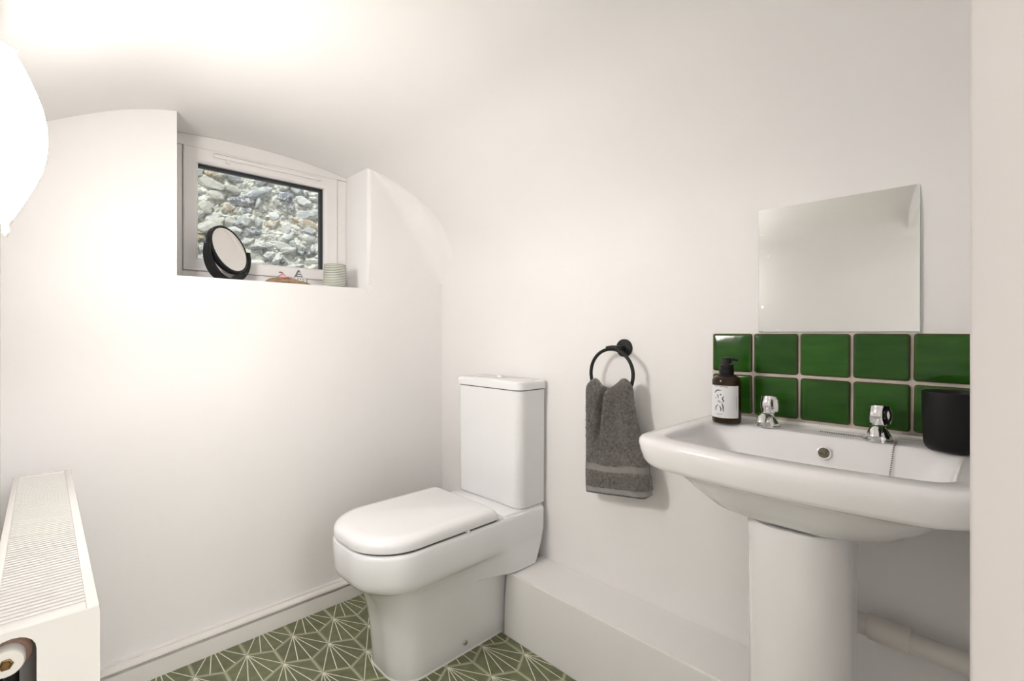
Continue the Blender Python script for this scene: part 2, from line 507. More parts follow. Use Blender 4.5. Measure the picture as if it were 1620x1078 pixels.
# pipe boxing along the right wall, scribed against the toilet
bv = [(1.10, YF, 0), (XR, YF, 0), (XR, 1.158, 0), (1.10, 1.164, 0), (1.10, YF, .212), (XR, YF, .212), (XR, 1.128, .212), (1.10, 1.150, .212)]
# end face gets a slight outward curve to follow the pan
prof = []
for i in range(7):
    t = i / 6; bulge = .004 * math.sin(math.pi * t)
    prof.append((t * .212, 1.164 - .014 * t + bulge))
v = []; f = []
for z, y in prof: v += [(1.10, YF, z), (XR, YF, z), (XR, y - .004, z), (1.10, y, z)]
for i in range(6):
    a = 4 * i; b = a + 4
    for k in range(4): f.append((a + k, a + (k + 1) % 4, b + (k + 1) % 4, b + k))
f += [(3, 2, 1, 0), (24, 25, 26, 27)]
o = obj('trim_1', v, f, M['wall'])
bm = bmesh.new(); bm.from_mesh(o.data); bmesh.ops.recalc_face_normals(bm, faces=bm.faces)
es = [e for e in bm.edges if abs(e.verts[0].co.x - 1.10) < 1e-4 and abs(e.verts[1].co.x - 1.10) < 1e-4 and all(abs(q.co.z - .212) < 1e-4 for q in e.verts)]
bmesh.ops.bevel(bm, geom=es, offset=.003, segments=2, affect='EDGES')
bm.to_mesh(o.data); bm.free(); sharp(o, 30)
struct(o, 'low painted pipe boxing running from the toilet to the basin')

# skirting with a bead along its top
def skirting(name, p0, p1, inward, label):
    prof = [(0, 0), (.016, 0), (.016, .048), (.0155, .050), (.0095, .0515), (.0095, .0545), (.0165, .058), (.0190, .0625), (.0178, .0675), (.0135, .071), (.0085, .0725), (.0075, .0735), (.0075, .0775), (.005, .079), (0, .079)]
    p0 = Vector(p0); p1 = Vector(p1); w = Vector(inward)
    loops = [[tuple(p + w * d + Vector((0, 0, z))) for d, z in prof] for p in (p0, p1)]
    o = loft(name, loops, M['trim'], ang=30)
    return struct(o, label)
skirting('baseboard_back', (XL, YB, 0), (XR, YB, 0), (0, -1.5, 0), 'moulded off-white skirting under the window')
skirting('baseboard_left', (XL, .0, 0), (XL, YB - .03, 0), (1, 0, 0), 'moulded off-white skirting behind the radiator')

# ------------------------------------------------------------------ floor: grout bed with hexagonal fan tiles
fl = struct(box('floor', -.74, XR + .14, -2.84, 2.06, -.12, -.0015, M['floorgrout']), 'olive green hexagon tiled floor with white fan lines')
HS = .138; HR = HS / math.sqrt(3)
def hex_mesh(cx=0, cy=0):
    """tile centred at cx,cy: bevelled hexagon with five inlaid rays fanning from its +y corner"""
    g = .0021
    def ring(rr, z): return [(cx + rr * math.cos(R(90 + 60 * i)), cy + rr * math.sin(R(90 + 60 * i)), z) for i in range(6)]
    Ro = HR - g
    rings = [ring(Ro, -.008), ring(Ro, -.0011), ring(Ro - .0012, -.0002), ring(Ro - .006, 0.0)]
    v, f = loft_data(rings, True, True)
    rim = [1.0] * 18 + [0.0] * 6
    fm = [0] * len(f)
    top = Vector((cx, cy + HR - .004, 0))
    hx = [Vector((cx + (HR - .003) * math.cos(R(90 + 60 * i)), cy + (HR - .003) * math.sin(R(90 + 60 * i)), 0)) for i in range(6)]
    ll, bt, lr = hx[2], hx[3], hx[4]
    for e in (ll, (ll + bt) / 2, bt, (bt + lr) / 2, lr):
        d = (e - top).normalized(); s = Vector((-d.y, d.x, 0)) * .00135; z = Vector((0, 0, .00025))
        b0 = len(v)
        # little trapezoid strip, proud by a quarter millimetre
        v += [tuple(top + s + z), tuple(e + s + z), tuple(e - s + z), tuple(top - s + z)]
        f.append((b0, b0 + 3, b0 + 2, b0 + 1)); fm.append(1); rim += [0] * 4
    return v, f, fm, rim
hv_, hf_, hfm_, hrim_ = hex_mesh()
hme = bpy.data.meshes.new('hex_tile'); hme.from_pydata(hv_, [], hf_)
hme.materials.append(M['floortile']); hme.materials.append(M['inlay'])
for p, k in zip(hme.polygons, hfm_): p.material_index = k
a_ = hme.attributes.new('rim', 'FLOAT', 'POINT'); a_.data.foreach_set('value', hrim_); hme.update()
FX0, FX1, FY0, FY1 = XL + .004, 1.098, -.22, YB - .004
NX, NY = .592, 1.647 - HR          # a tile centre below the node measured at (.592, 1.647)
for j in range(-17, 3):
    for i in range(-6, 6):
        cx = NX + (i + (.5 if j % 2 else 0)) * HS; cy = NY + j * HS * math.sqrt(3) / 2
        if cx + HS / 2 < FX0 + .01 or cx - HS / 2 > FX1 - .01 or cy + HR < FY0 + .01 or cy - HR > FY1 - .01: continue
        inside = cx - HS / 2 > FX0 and cx + HS / 2 < FX1 and cy - HR > FY0 and cy + HR < FY1
        if inside:
            t = bpy.data.objects.new('tile', hme)
        else:
            bm = bmesh.new(); bm.from_mesh(hme)
            for co, no in (((FX0 - cx, 0, 0), (-1, 0, 0)), ((FX1 - cx, 0, 0), (1, 0, 0)), ((0, FY0 - cy, 0), (0, -1, 0)), ((0, FY1 - cy, 0), (0, 1, 0))):
                bmesh.ops.bisect_plane(bm, geom=bm.verts[:] + bm.edges[:] + bm.faces[:], plane_co=co, plane_no=no, clear_outer=True)
            me = bpy.data.meshes.new('cut_tile'); bm.to_mesh(me); bm.free()
            if len(me.polygons) == 0: continue
            me.materials.append(M['floortile']); me.materials.append(M['inlay'])
            t = bpy.data.objects.new('tile', me)
        C.objects.link(t); t.parent = fl; t.location = (cx, cy, 0)

# ------------------------------------------------------------------ window
win = bpy.data.objects.new('window_1', None); C.objects.link(win); win.location = (.6, 1.95, SILL)
struct(win, 'small white plastic casement window in the recess')
def ring_bm(x0, x1, z0, z1, w, y0, y1, bev=.003):
    """mitred rectangular frame; w = (left, right, bottom, top) widths"""
    l, r, b, t = w
    prof = [(0, y0 + bev), (bev, y0), ('i', y0)]
    bm = bmesh.new()
    def loop(dl, y):   # dl 0..1 from outer to inner
        return [bm.verts.new((x0 + l * dl, y, z0 + b * dl)), bm.verts.new((x1 - r * dl, y, z0 + b * dl)),
                bm.verts.new((x1 - r * dl, y, z1 - t * dl)), bm.verts.new((x0 + l * dl, y, z1 - t * dl))]
    seq = [loop(0, y1), loop(0, y0 + bev), loop(.07, y0), loop(.86, y0), loop(1.0, y0 + .008), loop(1.0, y1)]
    for a, c in zip(seq, seq[1:] + seq[:1]):
        for k in range(4): bm.faces.new((a[k], a[(k + 1) % 4], c[(k + 1) % 4], c[k]))
    return bm
# outer frame: jambs and cill plain, head scribed to the vault
SX0, SX1, SZ0, SZ1 = .338, .872, 1.216, 1.637
bm = bmesh.new()
add_box(bm, WX0 + .001, SX0 - .0012, 1.932, 2.0, SILL + .001, SZ1, .0015)
add_box(bm, SX1 + .0012, WX1 - .001, 1.932, 2.0, SILL + .001, SZ1, .0015)
add_box(bm, SX0 - .0012, SX1 + .0012, 1.932, 2.0, SILL + .001, SZ0 - .0012, .0015)
hd_pts = [(WX0 + .001 + (WX1 - WX0 - .002) * i / 20) for i in range(21)]
lo = [bm.verts.new((x, y, SZ1 + .0014)) for y in (1.932, 2.0) for x in hd_pts]
up = [bm.verts.new((x, y, vz(x) - .001)) for y in (1.932, 2.0) for x in hd_pts]
for i in range(20):
    bm.faces.new((lo[i], lo[i + 1], up[i + 1], up[i])); bm.faces.new((lo[21 + i], up[21 + i], up[22 + i], lo[22 + i]))
    bm.faces.new((lo[i], lo[21 + i], lo[22 + i], lo[i + 1])); bm.faces.new((up[i], up[i + 1], up[22 + i], up[21 + i]))
obj_bm('window_frame', bm, M['upvc'], win)
sash = obj_bm('sash', ring_bm(SX0, SX1, SZ0, SZ1, (.043, .053, .043, .049), 1.924, 1.995), M['upvc'], win)
obj_bm('gasket', ring_bm(.379, .821, 1.257, 1.590, (.002, .0055, .0015, .0075), 1.947, 1.985, .001), M['gasket'], sash)
box('pane', .379, .821, 1.958, 1.962, 1.258, 1.589, M['glass'], sash, label='clear glass pane')
vs = bmesh.new(); add_box(vs, .425, .80, 1.912, 1.924, 1.612, 1.625, .003)
sharp(obj_bm('trickle_vent', vs, M['upvc'], sash), 40)
box('vent_slot', .428, .60, 1.9235, 1.926, 1.6265, 1.6285, M['gasket'], sash)
box('sash_catch', .462, .476, 1.9145, 1.924, 1.60, 1.612, M['upvc'], sash, .002)

# flint wall across the light well
fw = None
YW = 2.62
random.seed(3)
nx, nz = 230, 180
v = []; f = []
for j in range(nz + 1):
    for i in range(nx + 1):
        x = .1 + 1.7 * i / nx; z = 1.0 + 1.3 * j / nz
        d = noise.fractal(Vector((x * 9, 3, z * 11)), .8, 2.1, 6) * .022 + abs(noise.noise(Vector((x * 34, 1, z * 38)))) * .014
        v.append((x, YW - d, z))
for j in range(nz):
    for i in range(nx):
        a = j * (nx + 1) + i; f.append((a, a + 1, a + nx + 2, a + nx + 1))
b0 = len(v); v += [(-.6, YW + .05, .5), (2.4, YW + .05, .5), (2.4, YW + .05, 2.7), (-.6, YW + .05, 2.7), (-.6, YW + .25, .5), (2.4, YW + .25, .5), (2.4, YW + .25, 2.7), (-.6, YW + .25, 2.7)]
f += [(b0, b0 + 1, b0 + 2, b0 + 3), (b0 + 7, b0 + 6, b0 + 5, b0 + 4), (b0, b0 + 3, b0 + 7, b0 + 4), (b0 + 1, b0 + 5, b0 + 6, b0 + 2), (b0 + 3, b0 + 2, b0 + 6, b0 + 7), (b0, b0 + 4, b0 + 5, b0 + 1)]
fw = struct(obj('wall_outside', v, f, M['mortar']), 'rough flint and mortar wall outside the window')
stone_meshes = []
for k in range(12):
    bm = bmesh.new(); bmesh.ops.create_icosphere(bm, subdivisions=3, radius=1.0)
    for vv in bm.verts:
        p = vv.co.copy(); o3 = Vector((k * 9.1, k * 3.3, 0))
        q = 1 + .42 * noise.noise(p * .9 + o3) + .26 * noise.noise(p * 2.1 + o3) + .16 * abs(noise.noise(p * 4.6 + o3))
        p = p * q
        for w in range(3):        # knapped faces
            nn = Vector((noise.noise(o3 + Vector((w, 0, 0))), -.6 - abs(noise.noise(o3 + Vector((0, w, .5)))), noise.noise(o3 + Vector((0, .3, w))))).normalized()
            e = p.dot(nn) - .72
            if e > 0: p -= nn * e * .85
        vv.co = p
    me = bpy.data.meshes.new('flint_stone'); bm.to_mesh(me); bm.free(); me.materials.append(M['flint'])
    stone_meshes.append(me)
z = 1.20; placed = 0
while z < 1.95 and placed < 295:
    rowh = random.uniform(.026, .062); x = .36 + random.uniform(0, .05)
    while x < 1.36 and placed < 295:
        w = random.choice([.022, .03, .04, .05, .065, .08, .12]) * random.uniform(.85, 1.2)
        if random.random() < .86:
            s = bpy.data.objects.new('stone', random.choice(stone_meshes)); C.objects.link(s); s.parent = fw
            s.location = (x + w / 2, YW + random.uniform(-.012, .008), z + random.uniform(-.012, .012))
            s.scale = (w * .52, random.uniform(.020, .034), rowh * random.uniform(.38, .60))
            s.rotation_euler = (random.uniform(-.3, .3), random.uniform(-.6, .6), random.uniform(-.3, .3))
            placed += 1
        x += w + random.uniform(.0, .016)
    z += rowh * .95
struct(box('floor_outside', -.6, 2.4, 2.06, 2.9, .40, .5, M['ground']), 'concrete bottom of the light well')

# ------------------------------------------------------------------ toilet
TY = 1.290
toi = thing('toilet', 'white close-coupled toilet with closed lid below the window corner', 'toilet', (1.0, TY, 0))
def dloop(xf, xb, hw, rc, z, rb=.02):
    lp = rrect(xf, xb, TY - hw, TY + hw, (rc, rb, rb, rc), z, n=14, m=14)
    if .2145 < z < .31:          # the back of the pan stays full width over the boxing
        out = []
        for x, y, q in lp:
            t = max(0, min(1, (x - .98) / .15)); t = t * t * (3 - 2 * t)
            k = (hw + (.168 - hw) * t) / hw
            out.append((x, TY + (y - TY) * k, q))
        return out
    return lp
pan = [(0.000, .718, 1.19, .108, .075), (.006, .715, 1.19, .111, .08), (.06, .712, 1.19, .111, .08), (.12, .706, 1.195, .113, .083),
       (.18, .697, 1.205, .118, .088), (.2135, .688, 1.21, .1225, .09), (.216, .687, 1.222, .123, .0905), (.225, .684, 1.228, .125, .092), (.255, .668, 1.24, .1325, .10), (.275, .652, 1.248, .141, .107),
       (.286, .638, 1.251, .150, .115), (.293, .626, 1.253, .158, .122), (.301, .613, 1.254, .1655, .13), (.311, .606, 1.255, .170, .134),
       (.325, .602, 1.256, .172, .135), (.36, .600, 1.256, .173, .136), (.392, .599, 1.256, .173, .137), (.400, .601, 1.255, .171, .135), (.4035, .606, 1.252, .167, .13)]
pn = loft('pan', [dloop(xf, xb, hw, rc, z) for z, xf, xb, hw, rc in pan], M['ceramic'], toi)
box('hinge_ledge', 1.068, 1.252, TY - .160, TY + .160, .395, .4085, M['ceramic'], pn, .004)
sp = loft('seat_gap', [dloop(.612, 1.045, .162, .128, z) for z in (.4030, .4085)], M['gap'], toi)
lid = [(.4085, .606, .166, .132), (.412, .601, .170, .136), (.425, .600, .171, .137), (.434, .603, .169, .135), (.441, .610, .163, .129), (.4455, .622, .152, .12), (.4475, .640, .136, .10)]
loft('seat_lid', [dloop(xf, 1.050 - (.606 - .600) * k, hw, rc, z, .018) for k, (z, xf, hw, rc) in enumerate(lid)], M['seat'], toi)
box('seat_buffer', .905, .917, TY - .1715, TY - .16, .4025, .411, M['seat'], toi, .002)
CX0, CX1, CY0, CY1 = 1.132, 1.258, 1.124, 1.466
def cloop(d, z, r=.030): return rrect(CX0 + d, CX1, CY0 + d, CY1 - d, (r, .004, .004, r), z, n=8, m=4)
cis = loft('cistern', [cloop(.012, .4085), cloop(.005, .411), cloop(.003, .418), cloop(.002, .60), cloop(.001, .806)], M['ceramic'], toi)
loft('cistern_gap', [cloop(.004, .8055), cloop(.004, .8095)], M['gap'], toi)
loft('cistern_lid', [cloop(-.001, .8090), cloop(-.004, .8105), cloop(-.004, .828), cloop(-.002, .8345), cloop(.003, .838), cloop(.012, .8395)], M['ceramic'], toi)
lathe('flush_button', (1.205, 1.295), [(.021, .839), (.021, .842), (.019, .8435), (.017, .8435), (.0165, .846), (.010, .8485), (.003, .849)], M['chrome'], toi, 28)
loft('fixing_cap', [circle((.946, .033), r, y, 18, 'y') for r, y in ((.0075, 1.185), (.0075, 1.1765), (.006, 1.1745), (.003, 1.174))], M['steel'], toi)
# bead of sealant round the foot
cl = []
for d, z in ((-.001, .0), (.0045, .0), (.0035, .004), (-.001, .007)):
    cl.append(rrect(.718 - d, 1.19, TY - .108 - d, TY + .108 + d, (.075 + d, .02, .02, .075 + d), z, n=14, m=14))
loft('sealant_bead', cl, M['caulk'], toi, False, False)

# ------------------------------------------------------------------ basin on pedestal
BY = .279
bas = thing('wash_basin', 'white ceramic wash basin on a pedestal under green tiles', 'basin', (1.06, BY, 0))
def bl(x0, x1, hw, rf, rb, z, bow=.03): return rrect(x0, x1, BY - hw, BY + hw, (rf, rb, rb, rf), z, n=12, m=12, bow=bow)
loops = [bl(1.02, 1.13, .06, .04, .03, .640, 0), bl(.975, 1.19, .125, .09, .05, .643, 0), bl(.945, 1.215, .170, .12, .06, .657, 0), bl(.92, 1.235, .200, .13, .06, .682, .01),
         bl(.900, 1.250, .219, .12, .06, .705, .018), bl(.888, 1.256, .231, .11, .05, .718, .024), bl(.877, 1.262, .250, .086, .03, .7245, .028), bl(.868, 1.2665, .258, .074, .02, .7265, .03),
         bl(.863, 1.268, .263, .068, .012, .7295, .03), bl(.859, 1.268, .2665, .064, .01, .737, .03), bl(.854, 1.268, .2695, .060, .01, .757, .03),
         bl(.851, 1.268, .271, .058, .01, .772, .03), bl(.852, 1.268, .2705, .058, .01, .7785, .03), bl(.856, 1.268, .2675, .056, .01, .7835, .03),
         bl(.862, 1.268, .263, .052, .01, .7855, .03), bl(.880, 1.262, .250, .046, .01, .786, .028), bl(.900, 1.178, .233, .042, .035, .785, .026),
         bl(.906, 1.174, .229, .042, .04, .7835, .024), bl(.910, 1.170, .226, .042, .04, .779, .022), bl(.918, 1.166, .221, .042, .045, .765, .02),
         bl(.928, 1.158, .212, .048, .05, .735, .015), bl(.945, 1.145, .188, .06, .06, .700, .01), bl(.97, 1.125, .160, .07, .06, .680, .005), bl(1.0, 1.10, .10, .045, .045, .670, 0), bl(1.04, 1.06, .012, .009, .009, .667, 0)]
loft('bowl', loops, M['basin'], bas, ang=60)
loft('waste', [circle((1.05, BY), r, z, 24) for r, z in ((.022, .6685), (.022, .671), (.018, .6715), (.014, .669))], M['chrome'], bas)
# overflow: short sleeve through the back of the bowl
ov = []
oc = Vector((1.1605, .262, .752)); ax = Vector((-1, 0, .22)).normalized(); e1 = Vector((0, 1, 0)); e2 = ax.cross(e1).normalized()
for r, d in ((.0135, .0005), (.0135, .0030), (.0115, .0034), (.0105, .0026)):
    ov.append([tuple(oc + ax * d + e1 * r * math.cos(2 * math.pi * k / 24) + e2 * r * math.sin(2 * math.pi * k / 24)) for k in range(24)])
loft('overflow_ring', ov, M['basin'], bas, False, False)
loft('overflow_hole', [[tuple(oc + ax * d + e1 * r * math.cos(2 * math.pi * k / 24) + e2 * r * math.sin(2 * math.pi * k / 24)) for k in range(24)] for r, d in ((.0118, .0004), (.0118, .0024))],
     mat('overflow_shadow', (.13, .10, .07), .5, var=.5, vscale=150), bas)
def pl(r, xb, z): return rrect(1.052 - r, xb, BY - r, BY + r, (r * .93, .006, .006, r * .93), z, n=16, m=4)
loft('pedestal', [pl(.098, 1.096, 0), pl(.098, 1.096, .03), pl(.090, 1.094, .07), pl(.085, 1.094, .20), pl(.086, 1.094, .45), pl(.088, 1.094, .60), pl(.0885, 1.094, .635), pl(.0865, 1.094, .640), pl(.083, 1.094, .6415)], M['basin'], bas, ang=45)

def make_tap(name, label, y):
    t = thing(name, label, 'tap', (1.206, y, .7862), 'pillar taps on the basin')
    X, Y, Z = 1.206, y, .7862
    lp = []
    for i in range(9):
        u = i / 8
        rx = .0265 - .0055 * u ** 1.5; ry = .0225 - .006 * u ** 1.5
        cxx = X - .006 - .004 * u
        lp.append([(cxx + rx * math.cos(2 * math.pi * k / 32), Y + ry * math.sin(2 * math.pi * k / 32),
                    Z + .004 + u * (.0145 - .0125 * math.cos(2 * math.pi * k / 32))) for k in range(32)])
    base = [[(X - .006 + .0285 * math.cos(2 * math.pi * k / 32), Y + .0245 * math.sin(2 * math.pi * k / 32), Z + h) for k in range(32)] for h in (0, .0025)]
    loft('body', base + lp, M['chrome'], t, ang=45)
    loft('spout', tube_loops([(X - .012, Y, Z + .019), (X - .030, Y, Z + .0255), (X - .042, Y, Z + .0265), (X - .0500, Y, Z + .023), (X - .0515, Y, Z + .0145)], [.0112, .0110, .0106, .0104, .0102], 20), M['chrome'], t, ang=60)
    lathe('stem', (X, Y), [(.011, Z + .010), (.011, Z + .030), (.014, Z + .032), (.014, Z + .036)], M['chrome'], t, 24)
    hl = []
    for i in range(11):
        u = i / 10; zz = Z + .0345 + .0345 * u
        base_r = .0165 + .0045 * math.sin(math.pi * min(1, u * .9 + .12)) + .0008 * u
        ring = []
        for k in range(48):
            a = 2 * math.pi * k / 48
            dimple = max(0, math.cos(3 * a + .7)) ** 1.5 * math.sin(math.pi * u) ** .8 * .0052
            ring.append((X + (base_r - dimple) * math.cos(a), Y + (base_r - dimple) * math.sin(a), zz))
        hl.append(ring)
    h = loft('head', hl, M['chrome'], t, ang=40)
    lathe('indicator_cap', (X, Y), [(.013, Z + .069), (.013, Z + .0702), (.011, Z + .0708)], M['chrome'], h, 24)
    return t
make_tap('basin_tap', 'chrome pillar tap with dimpled head beside the soap bottle', .381)
make_tap('basin_tap', 'chrome pillar tap with dimpled head beside the black tumbler', .176)

# plug chain: along the deck, round the tap, then down the bowl
def beads(path, step, r):
    pts = [Vector(p) for p in path]; out = []; carry = 0
    for a, b in zip(pts, pts[1:]):
        L_ = (b - a).length; d = carry
        while d < L_:
            out.append(a + (b - a) * (d / L_)); d += step
        carry = d - L_
    bm = bmesh.new()
    for p in out:
        rr = bmesh.ops.create_icosphere(bm, subdivisions=1, radius=r)
        bmesh.ops.translate(bm, verts=rr['verts'], vec=p)
    return bm
chain_path = [(1.207, .279, .7885), (1.2068, .25, .788), (1.2066, .22, .788), (1.206, .2065, .788), (1.188, .198, .788), (1.176, .184, .788), (1.1745, .168, .788), (1.182, .152, .788), (1.188, .1475, .788), (1.180, .1470, .7885), (1.1725, .1475, .7875), (1.1680, .1485, .783),
              (1.1640, .1495, .772), (1.158, .151, .752), (1.150, .153, .728), (1.141, .156, .706), (1.128, .161, .690)]
ch = obj_bm('plug_chain', beads(chain_path, .0042, .0018), mat('ball_chain_steel', (.30, .29, .28), .3, metal=1.0, var=.05), smooth=True)
tag(ch, 'thin steel ball chain trailing over the basin edge by the tap', 'chain')

# ------------------------------------------------------------------ splashback of green tiles
spl = thing('tile_splashback', 'two rows of glossy green square tiles above the basin', 'tiles', (XR, .29, .79))
PITCH = .1017; TW = .0965
TY1 = .537
box('grout_bed', XR - .0045, XR - .0002, .0195, .5385, .7875, .9995, M['grout'], spl)
def tile_mesh(w, h):
    bm = bmesh.new()
    rr = .006
    def lp(ins, x): return rrect(-w / 2 + ins, w / 2 - ins, -h / 2 + ins, h / 2 - ins, [max(.001, rr - ins)] * 4, x, n=4, m=6)
    seq = [lp(0, 0), lp(0, -.006), lp(.0008, -.0078), lp(.0022, -.0090), lp(.006, -.0097)]
    v, f = loft_data(seq, True, True)
    v = [(z, x, y) for x, y, z in v]
    n = len(seq[0]); rim = [1.0] * (n * 2) + [.85] * n + [.35] * n + [0.0] * n
    me = bpy.data.meshes.new('green_tile'); me.from_pydata(v, [], f); me.materials.append(M['glaze'])
    a = me.attributes.new('rim', 'FLOAT', 'POINT'); a.data.foreach_set('value', rim)
    b2 = bmesh.new(); b2.from_mesh(me); bmesh.ops.recalc_face_normals(b2, faces=b2.faces); b2.to_mesh(me); b2.free()
    me.polygons.foreach_set('use_smooth', [True] * len(me.polygons)); me.update(); bm.free()
    return me
tm = tile_mesh(TW, .0965); tm_end = tile_mesh(.1075, .0965)
random.seed(11)
for row in range(2):
    for c in range(5):
        t = bpy.data.objects.new('tile', tm); C.objects.link(t); t.parent = spl
        yc = TY1 - .0012 - TW / 2 - c * PITCH; zc = .9995 - .0965 / 2 - row * .1035
        t.location = Vector((XR - .0012 - random.uniform(0, .0015), yc, zc)) - Vector(spl.location)
        t.rotation_euler = (random.uniform(-.012, .012), random.uniform(-.012, .012), random.uniform(-.012, .012))
tube('sealant_bead', [(XR - .012, .5395, .7885), (XR - .0115, .40, .789), (XR - .012, .2, .789), (XR - .012, .021, .7885)], .0052, M['caulk'], spl, 10)

# wall mirror
mr_ = thing('wall_mirror', 'frameless square mirror on the wall above the green tiles', 'mirror', (XR - .004, .2715, 1.003))
bm = bmesh.new(); add_box(bm, XR - .0062, XR - .0012, .1185, .4245, 1.0035, 1.3055)
obj_bm('glass_edge', bm, mat('mirror_glass_edge', (.42, .47, .44), .15, var=.05), mr_)
v = [(XR - .0066, .121, 1.005), (XR - .0066, .4235, 1.005), (XR - .0066, .4235, 1.3045), (XR - .0066, .121, 1.3045),
     (XR - .0060, .1185, 1.0035), (XR - .0060, .4245, 1.0035), (XR - .0060, .4245, 1.3055), (XR - .0060, .1185, 1.3055)]
obj('looking_glass', v, [(3, 2, 1, 0), (0, 1, 5, 4), (1, 2, 6, 5), (2, 3, 7, 6), (3, 0, 4, 7)], M['mirror'], mr_)

# ------------------------------------------------------------------ soap bottle
bx, by_, bz = 1.181, .469, .7862
BR_ = .0325
bot = thing('soap_bottle', 'brown pump soap bottle with white paper label', 'bottle', (bx, by_, bz))
lathe('body', (bx, by_), [(.028, bz), (.0315, bz + .0015), (BR_, bz + .006), (BR_, bz + .098), (.0320, bz + .103), (.0295, bz + .108), (.024, bz + .1115), (.016, bz + .1135)], M['amber'], bot, 40, ang=50)
lathe('collar', (bx, by_), [(.022, bz + .112), (.0205, bz + .1145), (.0165, bz + .1155), (.0165, bz + .128), (.0155, bz + .129), (.0155, bz + .1385), (.013, bz + .139)], M['blackplastic'], bot, 32)
pm = lathe('pump_head', (bx, by_), [(.006, bz + .139), (.006, bz + .142), (.0100, bz + .1425), (.0105, bz + .153), (.0095, bz + .1555), (.004, bz + .156)], M['blackplastic'], bot, 28)
rt = Vector((.716, -.698, 0))
p0 = Vector((bx, by_, bz + .1515))
tube('nozzle', [p0 + rt * .004, p0 + rt * .014 + Vector((0, 0, .0005)), p0 + rt * .022 - Vector((0, 0, .0006)), p0 + rt * .026 - Vector((0, 0, .003))], [.0042, .0038, .0032, .0028], M['blackplastic'], pm, 12)
AZ0 = 201.7
def on_label(zx, zy, r):
    px = 1124 + zx / 14.98; py = 600 + zy / 14.97
    s = max(-.985, min(.985, (px - 1150) / 22.0))
    az = R(AZ0 + math.degrees(math.asin(s)))
    d = 1.185 - .03 * math.cos(math.asin(s))
    return Vector((bx + r * math.cos(az), by_ + r * math.sin(az), 1 - (py - 528) / 761 * d))
lv = []; lf = []
azs = [116 + (252 - 116) * i / 30 for i in range(31)]
zl0, zl1 = bz + .0145, bz + .0905
for rr, in ((BR_ + .0002,), (BR_ + .0005,)):
    for zz in (zl0, zl1):
        lv += [(bx + rr * math.cos(R(a)), by_ + rr * math.sin(R(a)), zz) for a in azs]
n = 31
for i in range(30):
    lf += [(2 * n + i, 2 * n + i + 1, 3 * n + i + 1, 3 * n + i), (i, n + i, n + i + 1, i + 1), (i, i + 1, 2 * n + i + 1, 2 * n + i), (n + i, 3 * n + i, 3 * n + i + 1, n + i + 1)]
lf += [(0, 2 * n, 3 * n, n), (30, n + 30, 3 * n + 30, 2 * n + 30)]
lab = obj('paper_label', lv, lf, M['label'], bot, smooth=False, label='white paper label with a black line drawing')
def stroke(name, pts, w, m):
    P = []
    for a, b in zip(pts, pts[1:]):
        for k in range(6): P.append((a[0] + (b[0] - a[0]) * k / 6, a[1] + (b[1] - a[1]) * k / 6))
    P.append(pts[-1]); v = []; f = []
    for i, (x, y) in enumerate(P):
        a = P[max(0, i - 1)]; b = P[min(len(P) - 1, i + 1)]
        dx, dy = b[0] - a[0], b[1] - a[1]; L_ = math.hypot(dx, dy) or 1
        taper = .35 + .65 * math.sin(math.pi * (i + .6) / (len(P) + .2)) if len(pts) > 2 else 1
        ox, oy = -dy / L_ * w / 2 * taper, dx / L_ * w / 2 * taper
        v += [on_label(x + ox, y + oy, BR_ + .0007), on_label(x - ox, y - oy, BR_ + .0007)]
        if i: f.append((2 * i - 2, 2 * i - 1, 2 * i + 1, 2 * i))
    obj(name, v, f, m, lab)
for pts, w in (([(140, 305), (165, 258), (210, 238), (275, 255)], 20), ([(155, 395), (158, 415), (160, 440)], 9), ([(172, 345), (205, 365), (212, 440)], 14),
               ([(240, 350), (262, 345), (282, 348)], 22), ([(330, 380), (295, 435), (325, 485), (310, 530)], 20), ([(190, 500), (230, 522), (285, 508)], 10),
               ([(200, 478), (250, 500)], 8), ([(210, 570), (160, 630), (155, 715)], 14), ([(235, 605), (270, 670), (260, 735)], 18), ([(285, 540), (315, 620), (320, 745)], 19)):
    stroke('drawn_line', pts, w * 1.45, M['ink'])
for pts, w in (([(130, 142), (205, 150)], 22), ([(232, 152), (415, 168)], 22), ([(170, 792), (310, 802)], 14), ([(200, 842), (262, 847)], 8), ([(600, 850), (630, 854)], 14), ([(600, 380), (600, 680)], 12)):
    stroke('faint_print', pts, w, M['greyink'])

# ------------------------------------------------------------------ black tumbler
tx, ty, tz = 1.186, .0665, .7862
tag(lathe('tumbler', (tx, ty), [(.030, tz), (.0345, tz + .001), (.0385, tz + .005), (.0410, tz + .012), (.0418, tz + .022), (.0440, tz + .105), (.0438, tz + .1072), (.0428, tz + .1075), (.0420, tz + .106), (.0396, tz + .022), (.036, tz + .010), (.02, tz + .008)], M['mattblack'], None, 48, ang=50),
    'matt black tumbler standing at the end of the basin', 'tumbler')

# ------------------------------------------------------------------ waste pipe
wp = thing('waste_pipe', 'white plastic waste pipe with a thicker coupling beside the pedestal', 'pipe', (1.222, .12, .39))
tube('pipe', [(1.13, .248, .405), (1.16, .246, .404), (1.195, .238, .402), (1.214, .222, .400), (1.2185, .205, .398), (1.219, .18, .397), (1.222, .020, .386)], .0205, M['pvc'], wp, 24)
loft('coupling', tube_loops([(1.2193, .196, .3979), (1.2193, .1955, .3979), (1.2193, .1945, .3979), (1.2205, .131, .3937), (1.2205, .1295, .3936)], [.0215, .0245, .0250, .0250, .0238], 28), M['pvc'], wp, ang=50)

